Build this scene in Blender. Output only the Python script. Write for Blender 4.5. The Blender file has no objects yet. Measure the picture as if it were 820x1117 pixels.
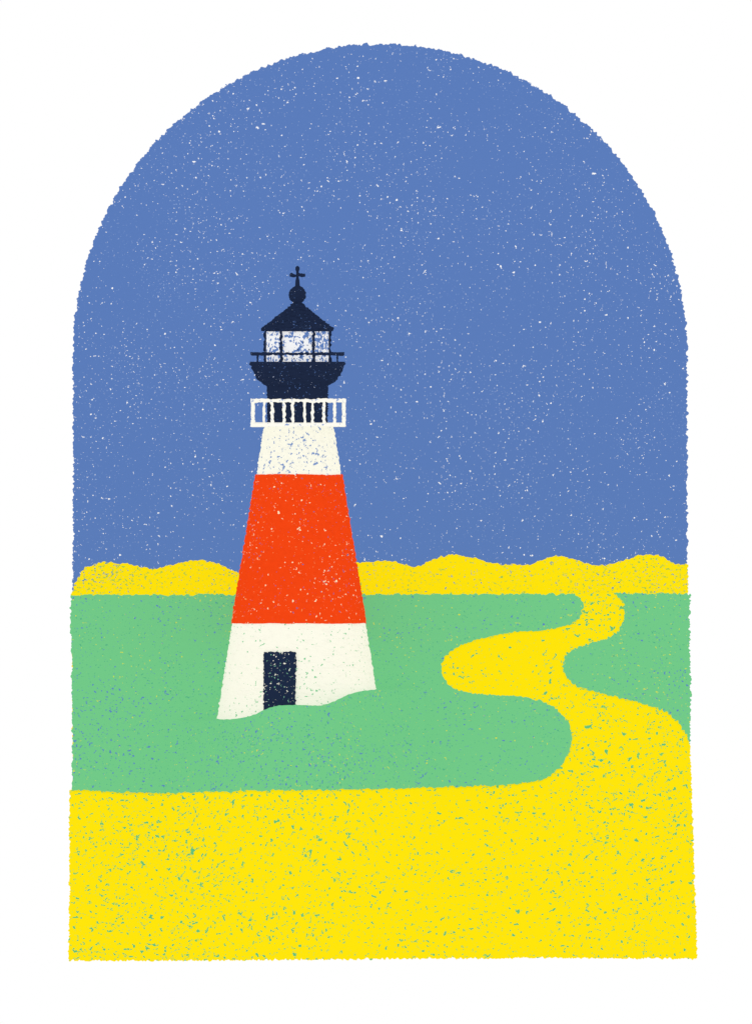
import bpy, bmesh, math, random
from mathutils import Vector, noise
from mathutils.geometry import delaunay_2d_cdt
random.seed(4)
C = bpy.context.scene.collection
S = 0.04
def X(px): return (px-410)*S
def Z(py): return (1047-py)*S
PI = math.pi

# ------------------------------------------------------------ materials
def lin(h):
    h = h.lstrip('#'); o = []
    for i in (0, 2, 4):
        c = int(h[i:i+2], 16)/255
        o.append(c/12.92 if c <= 0.04045 else ((c+0.055)/1.055)**2.4)
    return (*o, 1)
GLOW = 0.6  # share of emission added to every ink so soft shading fades out
def printed(name, base, specks=()):
    """matte printing ink, with glow added to even out its shading, and grain: clustered specks of other inks"""
    m = bpy.data.materials.new(name); m.use_nodes = True
    m.cycles.emission_sampling = 'NONE'
    nt = m.node_tree; N = nt.nodes; L = nt.links
    N.clear()
    out = N.new('ShaderNodeOutputMaterial'); d = N.new('ShaderNodeBsdfDiffuse')
    em = N.new('ShaderNodeEmission'); ms = N.new('ShaderNodeMixShader'); ms.inputs[0].default_value = GLOW
    L.new(d.outputs[0], ms.inputs[1]); L.new(em.outputs[0], ms.inputs[2]); L.new(ms.outputs[0], out.inputs[0])
    g = N.new('ShaderNodeNewGeometry')
    rgb = N.new('ShaderNodeRGB'); rgb.outputs[0].default_value = lin(base)
    cur = rgb.outputs[0]
    sx = N.new('ShaderNodeSeparateXYZ'); L.new(g.outputs['Position'], sx.inputs[0])
    cx = N.new('ShaderNodeCombineXYZ'); L.new(sx.outputs[0], cx.inputs[0]); L.new(sx.outputs[2], cx.inputs[2])
    def math_(op, a, b, clamp=False):
        n = N.new('ShaderNodeMath'); n.operation = op; n.use_clamp = clamp
        for i, v in enumerate((a, b)):
            if isinstance(v, (int, float)): n.inputs[i].default_value = v
            else: L.new(v, n.inputs[i])
        return n.outputs[0]
    for k, (col, scale, thr, cls, amp, spots) in enumerate(specks):
        mp = N.new('ShaderNodeMapping'); mp.inputs['Location'].default_value = (13.7*k+3.1, 5.3*k, 7.9*k+1.7)
        L.new(g.outputs['Position'], mp.inputs[0])
        hi = N.new('ShaderNodeTexNoise'); hi.inputs['Scale'].default_value = scale
        hi.inputs['Detail'].default_value = 2.0; hi.inputs['Roughness'].default_value = 0.6
        L.new(mp.outputs[0], hi.inputs['Vector'])
        lo = N.new('ShaderNodeTexNoise'); lo.inputs['Scale'].default_value = cls
        lo.inputs['Detail'].default_value = 3.0; lo.inputs['Roughness'].default_value = 0.65
        L.new(mp.outputs[0], lo.inputs['Vector'])
        v = math_('ADD', hi.outputs[0], math_('MULTIPLY', math_('SUBTRACT', lo.outputs[0], 0.5), amp))
        for (px, py, rad, w) in spots:      # patches where the grain is denser or thinner
            vm = N.new('ShaderNodeVectorMath'); vm.operation = 'DISTANCE'
            L.new(cx.outputs[0], vm.inputs[0]); vm.inputs[1].default_value = (X(px), 0, Z(py))
            mr = N.new('ShaderNodeMapRange'); mr.interpolation_type = 'SMOOTHSTEP'
            L.new(vm.outputs['Value'], mr.inputs[0])
            mr.inputs[1].default_value = 0; mr.inputs[2].default_value = rad*S
            mr.inputs[3].default_value = w; mr.inputs[4].default_value = 0
            v = math_('ADD', v, mr.outputs[0])
        mr = N.new('ShaderNodeMapRange'); L.new(v, mr.inputs[0])
        mr.inputs[1].default_value = thr; mr.inputs[2].default_value = thr+0.012
        mx = N.new('ShaderNodeMix'); mx.data_type = 'RGBA'
        L.new(mr.outputs[0], mx.inputs[0]); L.new(cur, mx.inputs[6]); mx.inputs[7].default_value = lin(col)
        cur = mx.outputs[2]
    L.new(cur, d.inputs[0]); L.new(cur, em.inputs[0])
    return m
SKY='#5B7DBD'; YEL='#FFE60C'; GRN='#72CB89'; RED='#F64713'; CRM='#FFFDEC'; NVY='#1F2A44'
M = {
 'sky': printed('blue_ink', SKY, [('#FFFFFF', 8.5, 0.680, 0.35, 0.18, [(240,140,120,.015),(130,420,110,.02),(520,450,160,.012)]),
                                  ('#FFFFFF', 6.0, 0.712, 0.6, 0.18, [(240,140,120,.015),(130,420,110,.02)]),
                                  ('#8FA8D6', 12.0, 0.690, 0.3, 0.2, [])]),
 'sand': printed('yellow_ink', YEL, [('#66C07C', 5.0, 0.648, 0.4, 0.12, [(200,990,300,.022),(690,860,170,.022),(560,720,90,-.02),(655,670,50,.03)]),
                                     ('#80CA6C', 7.5, 0.655, 0.5, 0.13, [(200,990,300,.022),(680,860,190,.025),(560,720,90,-.02),(655,670,50,.04)])]),
 'dune': printed('dune_ink', YEL, [('#A9C84E', 9.0, 0.630, 0.4, 0.2, [(110,635,60,.05),(700,625,100,.02)]), ('#6C9AA8', 8.0, 0.675, 0.4, 0.2, [(110,635,60,.05),(700,625,100,.02)])]),
 'grass': printed('green_ink', GRN, [('#5A86BE', 7.5, 0.672, 0.45, 0.18, [(330,840,220,.035),(110,830,140,.03),(400,690,200,-.015)]),
                                     ('#4FAE86', 10.0, 0.67, 0.45, 0.18, [(330,840,220,.02)]),
                                     ('#D9E23C', 8.0, 0.705, 0.4, 0.22, [(420,655,120,.02),(690,720,90,.02)])]),
 'red': printed('red_ink', RED, [('#FFE9C0', 6.5, 0.690, 0.5, 0.2, [(350,640,60,.02)]), ('#FFA868', 10.0, 0.71, 0.5, 0.2, []),
                                 ('#6E6FA0', 7.0, 0.70, 0.5, 0.2, [(340,550,60,.02)])]),
 'cream_low': printed('cream_ink_low', CRM, [('#84CF98', 6.5, 0.655, 0.5, 0.2, [(330,755,60,.025)])]),
 'cream_up': printed('cream_ink_high', CRM, [('#7F9ACB', 7.0, 0.635, 0.5, 0.22, [(330,500,40,.03)])]),
 'white': printed('white_ink', '#FFFDF2', [('#8FA6D3', 9.0, 0.65, 0.5, 0.2, [])]),
 'navy': printed('navy_ink', NVY, [('#5B7DBB', 10.0, 0.685, 0.5, 0.2, []), ('#C9D3EA', 11.0, 0.73, 0.5, 0.2, [])]),
 'door': printed('door_ink', '#1F2B45', [('#86C4A0', 9.0, 0.690, 0.5, 0.2, [(318,740,60,.02)]), ('#F6F4E2', 10.0, 0.69, 0.5, 0.2, [(320,735,50,.02)])]),
 'glass': printed('lantern_glass', '#FBFCFE', [('#6486C4', 6.0, 0.535, 1.0, 0.22, [(350,365,30,.05)]), ('#2B3A5C', 8.0, 0.67, 0.5, 0.2, [])]),
}

# ------------------------------------------------------------ mesh helpers
ORI = Vector((0, 0, 0))
def link(name, verts, faces, mat, parent=None, normals=None):
    me = bpy.data.meshes.new(name)
    if parent: verts = [Vector(v)-ORI for v in verts]
    me.from_pydata([tuple(v) for v in verts], [], faces); me.materials.append(mat)
    bm = bmesh.new(); bm.from_mesh(me); bmesh.ops.recalc_face_normals(bm, faces=bm.faces); bm.to_mesh(me); bm.free()
    if normals:
        for p in me.polygons: p.use_smooth = True
        me.normals_split_custom_set_from_vertices([tuple(n) for n in normals])
    o = bpy.data.objects.new(name, me); C.objects.link(o)
    if parent: o.parent = parent
    return o
def n1(x, z, f, seed=0): return noise.noise(Vector((x*f, z*f, seed*7.31)))
def catmull(pts, n=8):
    out = []; P = list(pts); m = len(P)
    for i in range(m-1):
        a = P[max(i-1,0)]; b = P[i]; c = P[i+1]; d = P[min(i+2,m-1)]
        for k in range(n):
            t = k/n
            out.append(tuple(0.5*((2*b[j])+(-a[j]+c[j])*t+(2*a[j]-5*b[j]+4*c[j]-d[j])*t*t+(-a[j]+3*b[j]-3*c[j]+d[j])*t**3) for j in (0,1)))
    out.append(P[-1]); return out
def ragged(poly, amp=0.05, step=0.045, seed=0, freq=6.0):
    """poly in pixels -> resampled, rough-edged loop in metres"""
    P = [Vector((X(a), Z(b))) for a, b in poly]; out = []
    n = len(P)
    for i in range(n):
        a, b = P[i], P[(i+1) % n]; L = (b-a).length
        if L < 1e-6: continue
        k = max(1, round(L/step)); t = (b-a)/L; nn = Vector((-t.y, t.x))
        for j in range(k):
            p = a+(b-a)*(j/k)
            d = amp*(n1(p.x, p.y, freq, seed)*0.9+n1(p.x, p.y, freq*2.3, seed+3)*1.0)
            out.append(p+nn*d)
    return out
def sheet(name, loop, depth, mat, grid=0.3, extra=(), thick=0.0, off=0.0, lift=0.0):
    """fills an outline with triangles and lays it on the terrain; thick = depth of its edge"""
    xs = [p.x for p in loop]; zs = [p.y for p in loop]
    pts = list(loop); nb = len(loop)
    if grid:
        z = min(zs)+grid/2
        while z < max(zs):
            x = min(xs)+grid/2
            while x < max(xs):
                pts.append(Vector((x, z))); x += grid
            z += grid
    x0, x1, z0, z1 = min(xs), max(xs), min(zs), max(zs)
    pts += [Vector(e) for e in extra if x0 < e[0] < x1 and z0 < e[1] < z1]
    r = delaunay_2d_cdt(pts, [], [list(range(nb))], 1, 1e-4)
    V2, F = r[0], r[2]
    fo = off if callable(off) else (lambda z: off)
    V = [Vector((v.x, depth(v.x, v.y)-fo(v.y), v.y+lift)) for v in V2]
    faces = [tuple(f) for f in F]
    if thick:
        from collections import Counter
        E = Counter()
        for f in faces:
            for i in range(len(f)): E[tuple(sorted((f[i], f[(i+1) % len(f)])))] += 1
        n = len(V)
        V += [v+Vector((0, thick, 0)) for v in V]
        faces += [tuple(i+n for i in reversed(f)) for f in faces]
        faces += [(a, b, b+n, a+n) for (a, b), c in E.items() if c == 1]
    return link(name, V, faces, mat)

# ------------------------------------------------------------ terrain
XC = X(326); YT = 7.25; SL = 0.7
def Rw(z):            # tower radius at a height
    py = 1047-z/S
    return (37.5+(py-460)*0.1605)*S
wave = [(0,786),(200,786),(237,785),(255,784),(275,780),(290,773),(305,769),(330,768.5),(350,769),(365,764),(380,757),(395,753),(411,752),(440,751),(820,751)]
wave_s = catmull(wave[1:-1], n=6)
wave_s = [wave[0]]+wave_s+[wave[-1]]
def zline(x):
    px = x/S+410
    for (a, ra), (b, rb) in zip(wave_s, wave_s[1:]):
        if a <= px <= b:
            t = (px-a)/(b-a)
            return Z(ra+(rb-ra)*t)+0.03*n1(x, 0, 7)
    return Z(780)
STEP = 5.2; HW = 0.04
def terrain(x, z):
    """hillside, with a knoll in front that carries the lighthouse"""
    zl = zline(x)
    A = STEP*max(0, 1-((x-XC)/5.5)**2)**1.45
    t = min(1, max(0, (zl+HW-z)/(2*HW)))
    g = max(0, min(1, z/zl))
    return z*SL-A*t*g
rows = []
x = XC-5.8
while x < XC+5.8:
    zl = zline(x)
    for d in (-HW-.01, -HW*.3, HW*.3, HW+.01): rows.append((x, zl+d))
    x += 0.06

def struct(o, label):
    o['kind'] = 'structure'; o['label'] = label; return o

# sky: arched board
arch = [(80,662)]+[(80,385)]
arch += [(414.5-334.5*math.cos(a), 384-336*math.sin(a)) for a in [PI*i/90 for i in range(1,90)]]
arch += [(749,385),(749,662)]
sky = sheet('sky', ragged(arch, 0.085, 0.045, 1, 5.6), lambda x, z: 32.0, M['sky'], grid=0, thick=.2)
struct(sky, 'round arched blue sky with fine white grain')

# dunes along the horizon
prof = [(79,655),(80,644),(84,631),(95,619),(115,613),(140,616),(167,620),(195,614),(217,611),(238,615),(262,624),(300,622),(340,616),(390,614),(425,612),(452,618),(472,610),(495,605),(518,609),(540,615),(572,616),(590,611),(606,606),(630,611),(652,617),(678,612),(702,605),(720,607),(736,615),(750,616)]
dl = catmull(prof, n=6)+[(750,652),(79,652)]
dunes = sheet('dunes', ragged(dl, 0.06, 0.05, 2, 6), lambda x, z: 12.0+(z-Z(655))*0.7, M['dune'], grid=0.5, thick=.3)
struct(dunes, 'low rolling yellow sand dunes along the horizon')

# sand, path and meadows
so = [(79,647),(80,860),(76,862),(76,960),(75,1048),(200,1048),(430,1046),(600,1045),(760,1046),(756,930),(753,830),(749,780),(749,647)]
beach = sheet('beach', ragged(so, 0.07, 0.045, 3, 7), terrain, M['sand'], grid=0.3, extra=rows, thick=.25)
struct(beach, 'flat yellow sand foreground with green grain')
lbank = catmull([(626,648),(634,655),(635,666),(629,676),(616,683),(595,687),(568,689),(540,693),(515,699),(495,708),(484,718),(481,730),(485,742),(495,751),(512,756),(540,758),(570,760),(595,767),(612,779),(621,793),(623,808),(618,825),(607,840),(590,850),(565,855),(530,857),(470,859),(400,861),(300,862),(180,865),(130,864),(79,861)], n=5)
rbank = catmull([(669,647),(678,655),(681,668),(678,682),(668,693),(650,700),(630,706),(617,715),(614,727),(617,738),(628,748),(650,755),(680,762),(710,770),(730,780),(743,793),(752,812)], n=5)
pl = [p for p in lbank if p[0] > 479 and p[1] < 856]
pth = [(a-7 if b < 770 else a-4, b) for a, b in pl]+[(600,862),(751,862),(749,800)]
pth += [(a+5, b) for a, b in reversed(rbank) if a < 740]
path = sheet('path', ragged(pth, 0.01, 0.08, 4), terrain, M['sand'], grid=0.3, extra=rows,
             off=lambda z: 0.003+0.017*min(1, max(0, (z-Z(862))/1.2)), lift=0.001)
struct(path, 'yellow sandy path winding through the green meadow to the dunes')
gl = lbank+[(79,800),(79,720),(77,690),(77,649)]
m1 = sheet('meadow', ragged(gl, 0.06, 0.045, 5), terrain, M['grass'], grid=0.3, extra=rows, off=0.06, lift=0.003)
struct(m1, 'wide green meadow around the lighthouse, left of the path')
gr = rbank+[(753,760),(751.5,700),(752,648)]
m2 = sheet('meadow', ragged(gr, 0.085, 0.04, 6, 8), terrain, M['grass'], grid=0.3, extra=rows, off=0.06, lift=0.003)
struct(m2, 'small green meadow right of the winding path')

# ------------------------------------------------------------ lighthouse
ORI = Vector((XC, YT, Z(786)))
lh = bpy.data.objects.new('lighthouse', None); C.objects.link(lh); lh.location = ORI
lh['label'] = 'white tapering lighthouse with broad red band and navy lantern room on green meadow'
lh['category'] = 'lighthouse'
XL = X(324.5)
def lathe(name, prof, mat, parent, cx=XL, seg=72, rough=0.02, step=0.05, freq=7):
    """prof: (radius px, row) list top to bottom, closed at both ends"""
    pr = []
    for (ra, ya), (rb, yb) in zip(prof, prof[1:]):
        L = math.hypot(rb-ra, yb-ya)*S; k = max(1, round(L/step))
        for j in range(k): pr.append((ra+(rb-ra)*j/k, ya+(yb-ya)*j/k))
    pr.append(prof[-1])
    V = []; F = []
    for r, y in pr:
        r *= S; z = Z(y)
        for i in range(seg):
            a = 2*PI*i/seg
            q = r
            if r > 0.1: q += rough*noise.noise(Vector((math.cos(a)*r*freq, math.sin(a)*r*freq, z*freq)))*1.7
            V.append(Vector((cx+math.cos(a)*q, YT+math.sin(a)*q, z)))
    for j in range(len(pr)-1):
        for i in range(seg):
            F.append((j*seg+i, j*seg+(i+1) % seg, (j+1)*seg+(i+1) % seg, (j+1)*seg+i))
    F.append(tuple(range(seg))); F.append(tuple((len(pr)-1)*seg+i for i in range(seg)))
    nrm = None
    if len(prof) == 2:
        nrm = [Vector((math.cos(2*PI*i/seg), math.sin(2*PI*i/seg), 0.16)).normalized() for r, y in pr for i in range(seg)]
    o = link(name, V, F, mat, lh, normals=nrm)
    if parent is not lh: o.parent = parent
    return o
def box(name, x0, x1, y0, y1, r0, r1, mat, parent, rough=0.02):
    """x in px, depth in m relative to tower axis, rows in px; subdivided so the edges are a little rough"""
    V = []; F = []
    n = max(1, int(max(abs(x1-x0)*S, abs(r1-r0)*S, abs(y1-y0))/0.05))
    ax = 0 if abs(x1-x0)*S >= max(abs(r1-r0)*S, abs(y1-y0)) else (2 if abs(r1-r0)*S >= abs(y1-y0) else 1)
    A = Vector((X(x0), YT+y0, Z(r1))); B = Vector((X(x1), YT+y1, Z(r0)))
    o1, o2 = [i for i in (0,1,2) if i != ax]
    for k in range(n+1):
        t = A[ax]+(B[ax]-A[ax])*k/n
        for (a, b) in ((0,0),(1,0),(1,1),(0,1)):
            p = [0,0,0]; p[ax] = t
            p[o1] = (A, B)[a][o1]; p[o2] = (A, B)[b][o2]
            j1 = rough*noise.noise(Vector((p[0]*8, p[2]*8, p[1]*3+a*5)))*1.8
            j2 = rough*noise.noise(Vector((p[0]*8+9, p[2]*8, p[1]*3+b*5)))*1.8
            p[o1] += j1*(1 if a else -1); p[o2] += j2*(1 if b else -1)
            V.append(Vector(p))
    for k in range(n):
        for i in range(4): F.append((k*4+i, k*4+(i+1) % 4, k*4+4+(i+1) % 4, k*4+4+i))
    F += [(0,1,2,3), tuple(4*n+i for i in range(4))]
    o = link(name, V, F, mat, lh)
    if parent is not lh: o.parent = parent
    return o
def R(py): return 37.5+(py-460)*0.1605
def rough_rows(o, rows_, amp):
    """makes the painted line between two coats uneven"""
    for v in o.data.vertices:
        zz = v.co.z+ORI.z
        for r_ in rows_:
            if abs(zz-Z(r_)) < .012:
                v.co.z += amp*(noise.noise(Vector((v.co.x*7, v.co.y*2, r_)))+.8*noise.noise(Vector((v.co.x*1.2, v.co.y, r_))))
w1 = lathe('lower_wall', [(R(678.5)-.6,678.5),(R(800)-.6,800)], M['cream_low'], lh, cx=XC, seg=120, rough=0.045, freq=8)
w1['label'] = 'cream painted foot of the tower'
w2 = lathe('painted_band', [(R(517.5)+.1,517.5),(R(680)+.5,680)], M['red'], lh, cx=XC, seg=160, rough=0.05, freq=8)
rough_rows(w2, (517.5, 680), .03)
w3 = lathe('upper_wall', [(R(463)-1,463),(R(519)-1,519)], M['cream_up'], lh, cx=XC, seg=120, rough=0.05, freq=8)
w3['label'] = 'cream painted upper wall below the gallery'
# door: curved panel following the wall
V = []; F = []; nx, nz = 30, 60
for j in range(nz+1):
    for i in range(nx+1):
        px = 287.5+35.5*i/nx; py = 711+72*j/nz
        if i in (0, nx): px += 2.0*n1(py, i, .45)
        if j == 0: py += 1.8*n1(px, 3, .45)
        x = X(px); z = Z(py); r = Rw(z)+0.08
        V.append(Vector((x, YT-math.sqrt(max(0.01, r*r-(x-XC)**2)), z)))
nf = len(V)
V += [v+Vector((0, 0.12, 0)) for v in V[:nf]]
W = nx+1
for j in range(nz):
    for i in range(nx):
        a = j*W+i; F.append((a, a+1, a+W+1, a+W)); F.append((nf+a, nf+a+W, nf+a+W+1, nf+a+1))
for j in range(nz):
    for a in (j*W, j*W+nx): F.append((a, a+W, nf+a+W, nf+a))
for i in range(nx):
    for a in (i, nz*W+i): F.append((a, a+1, nf+a+1, nf+a))
link('door', V, F, M['door'], lh)

# lower gallery: white deck and railing
G = 50*S
box('gallery_deck', 274, 376.5, -G-.06, G+.06, 461.3, 465, M['white'], lh, rough=.03)
for ya, yb in ((-G-.08, -G+.08), (G-.08, G+.08)):
    box('top_rail', 273.5, 377.5, ya, yb, 435.3, 438.7, M['white'], lh, rough=.035)
for xa in (273.8, 373.8):
    box('top_rail', xa, xa+3.2, -G+.1, G-.1, 435.4, 438.6, M['white'], lh)
NB = 10
jit = [0, 1, -1.2, .6, -.6, 1.3, -1, .4, .8, 0]
bx_ = [276+(375-276)*i/(NB-1)+jit[i] for i in range(NB)]
pos = [(b, -G) for b in bx_]+[(b, G) for b in bx_]+[(s, -G+2*G*k/9) for s in (276, 375) for k in range(1, 9)]
for i, (b, yy) in enumerate(pos):
    w_ = 1.4+.5*n1(i % 10, 0, 1.7)
    box('baluster', b-w_, b+w_, yy-.05, yy+.05, 438.3, 461.7, M['white'], lh, rough=.035)
# watch room and flared upper gallery
lathe('watch_room', [(33,418),(32.5,461)], M['navy'], lh, rough=0.06, freq=10)
lathe('upper_gallery', [(51,394.5),(51.5,396),(49.5,401),(47.5,406),(45,411),(42,415),(38,418),(33,421)], M['navy'], lh, rough=0.07, freq=11)
# lantern
lathe('lantern_glass', [(34,361),(34,394.5)], M['glass'], lh, rough=0.0, step=.3)
for k in range(6):
    a = k*PI/3; r = 35*S
    cx = 324.5+35*math.cos(a); cy = r*math.sin(a)
    box('lantern_mullion', cx-1.5, cx+1.5, cy-.06, cy+.06, 358, 395, M['navy'], lh, rough=.045)
# upper rail ring and posts
def ring(name, rpx, row, t, mat):
    V = []; F = []; seg = 200
    for i in range(seg):
        a = 2*PI*i/seg
        for (dr, dz) in ((-t,-t),(t,-t),(t,t),(-t,t)):
            j = 0.06*noise.noise(Vector((math.cos(a)*16, math.sin(a)*16, dz*20)))
            V.append(Vector((XL+math.cos(a)*(rpx*S+dr+j), YT+math.sin(a)*(rpx*S+dr+j), Z(row)+dz+j)))
    for i in range(seg):
        n = (i+1) % seg
        for q in range(4): F.append((i*4+q, i*4+(q+1) % 4, n*4+(q+1) % 4, n*4+q))
    return link(name, V, F, mat, lh)
ring('lantern_rail', 49.5, 386, 0.055, M['navy'])
for k in range(8):
    a = PI/8+k*PI/4
    cx = 324.5+47*math.cos(a); cy = 47*S*math.sin(a)
    box('rail_post', cx-.8, cx+.8, cy-.03, cy+.03, 386, 395, M['navy'], lh, rough=.02)
# roof, ball, spire, cross
roof = lathe('roof', [(1,329),(4,330),(8,334),(17,341),(28,350),(36,356),(39,358),(38.5,361),(34.5,361.5)], M['navy'], lh, rough=0.085, freq=11)
lathe('finial_ball', [(2,311)]+[(9.2*math.sin(PI*i/14), 321.5-9.6*math.cos(PI*i/14)) for i in range(2,13)]+[(2.5,331)], M['navy'], roof, rough=0.035, seg=40, freq=12)
lathe('spire', [(.6,290),(2.2,291.5),(2.4,294),(1.5,296),(1.5,303),(2.2,306),(2.6,312)], M['navy'], roof, rough=0, seg=16)
box('crossbar', 316, 333, -.07, .07, 298.5, 302, M['navy'], roof, rough=.05)

# ------------------------------------------------------------ light and camera
w = bpy.data.worlds.new('World'); bpy.context.scene.world = w; w.use_nodes = True
bg = w.node_tree.nodes['Background']; bg.inputs[0].default_value = (1,1,1,1); bg.inputs[1].default_value = 1.0
cam = bpy.data.cameras.new('camera'); co = bpy.data.objects.new('camera', cam); C.objects.link(co)
cam.type = 'ORTHO'; cam.ortho_scale = 1117*S; cam.clip_end = 400
co.location = (0, -60, Z(558.5)); co.rotation_euler = (PI/2, 0, 0)
sc = bpy.context.scene; sc.camera = co
sc.view_settings.view_transform = 'Standard'; sc.view_settings.look = 'None'; sc.view_settings.exposure = 0
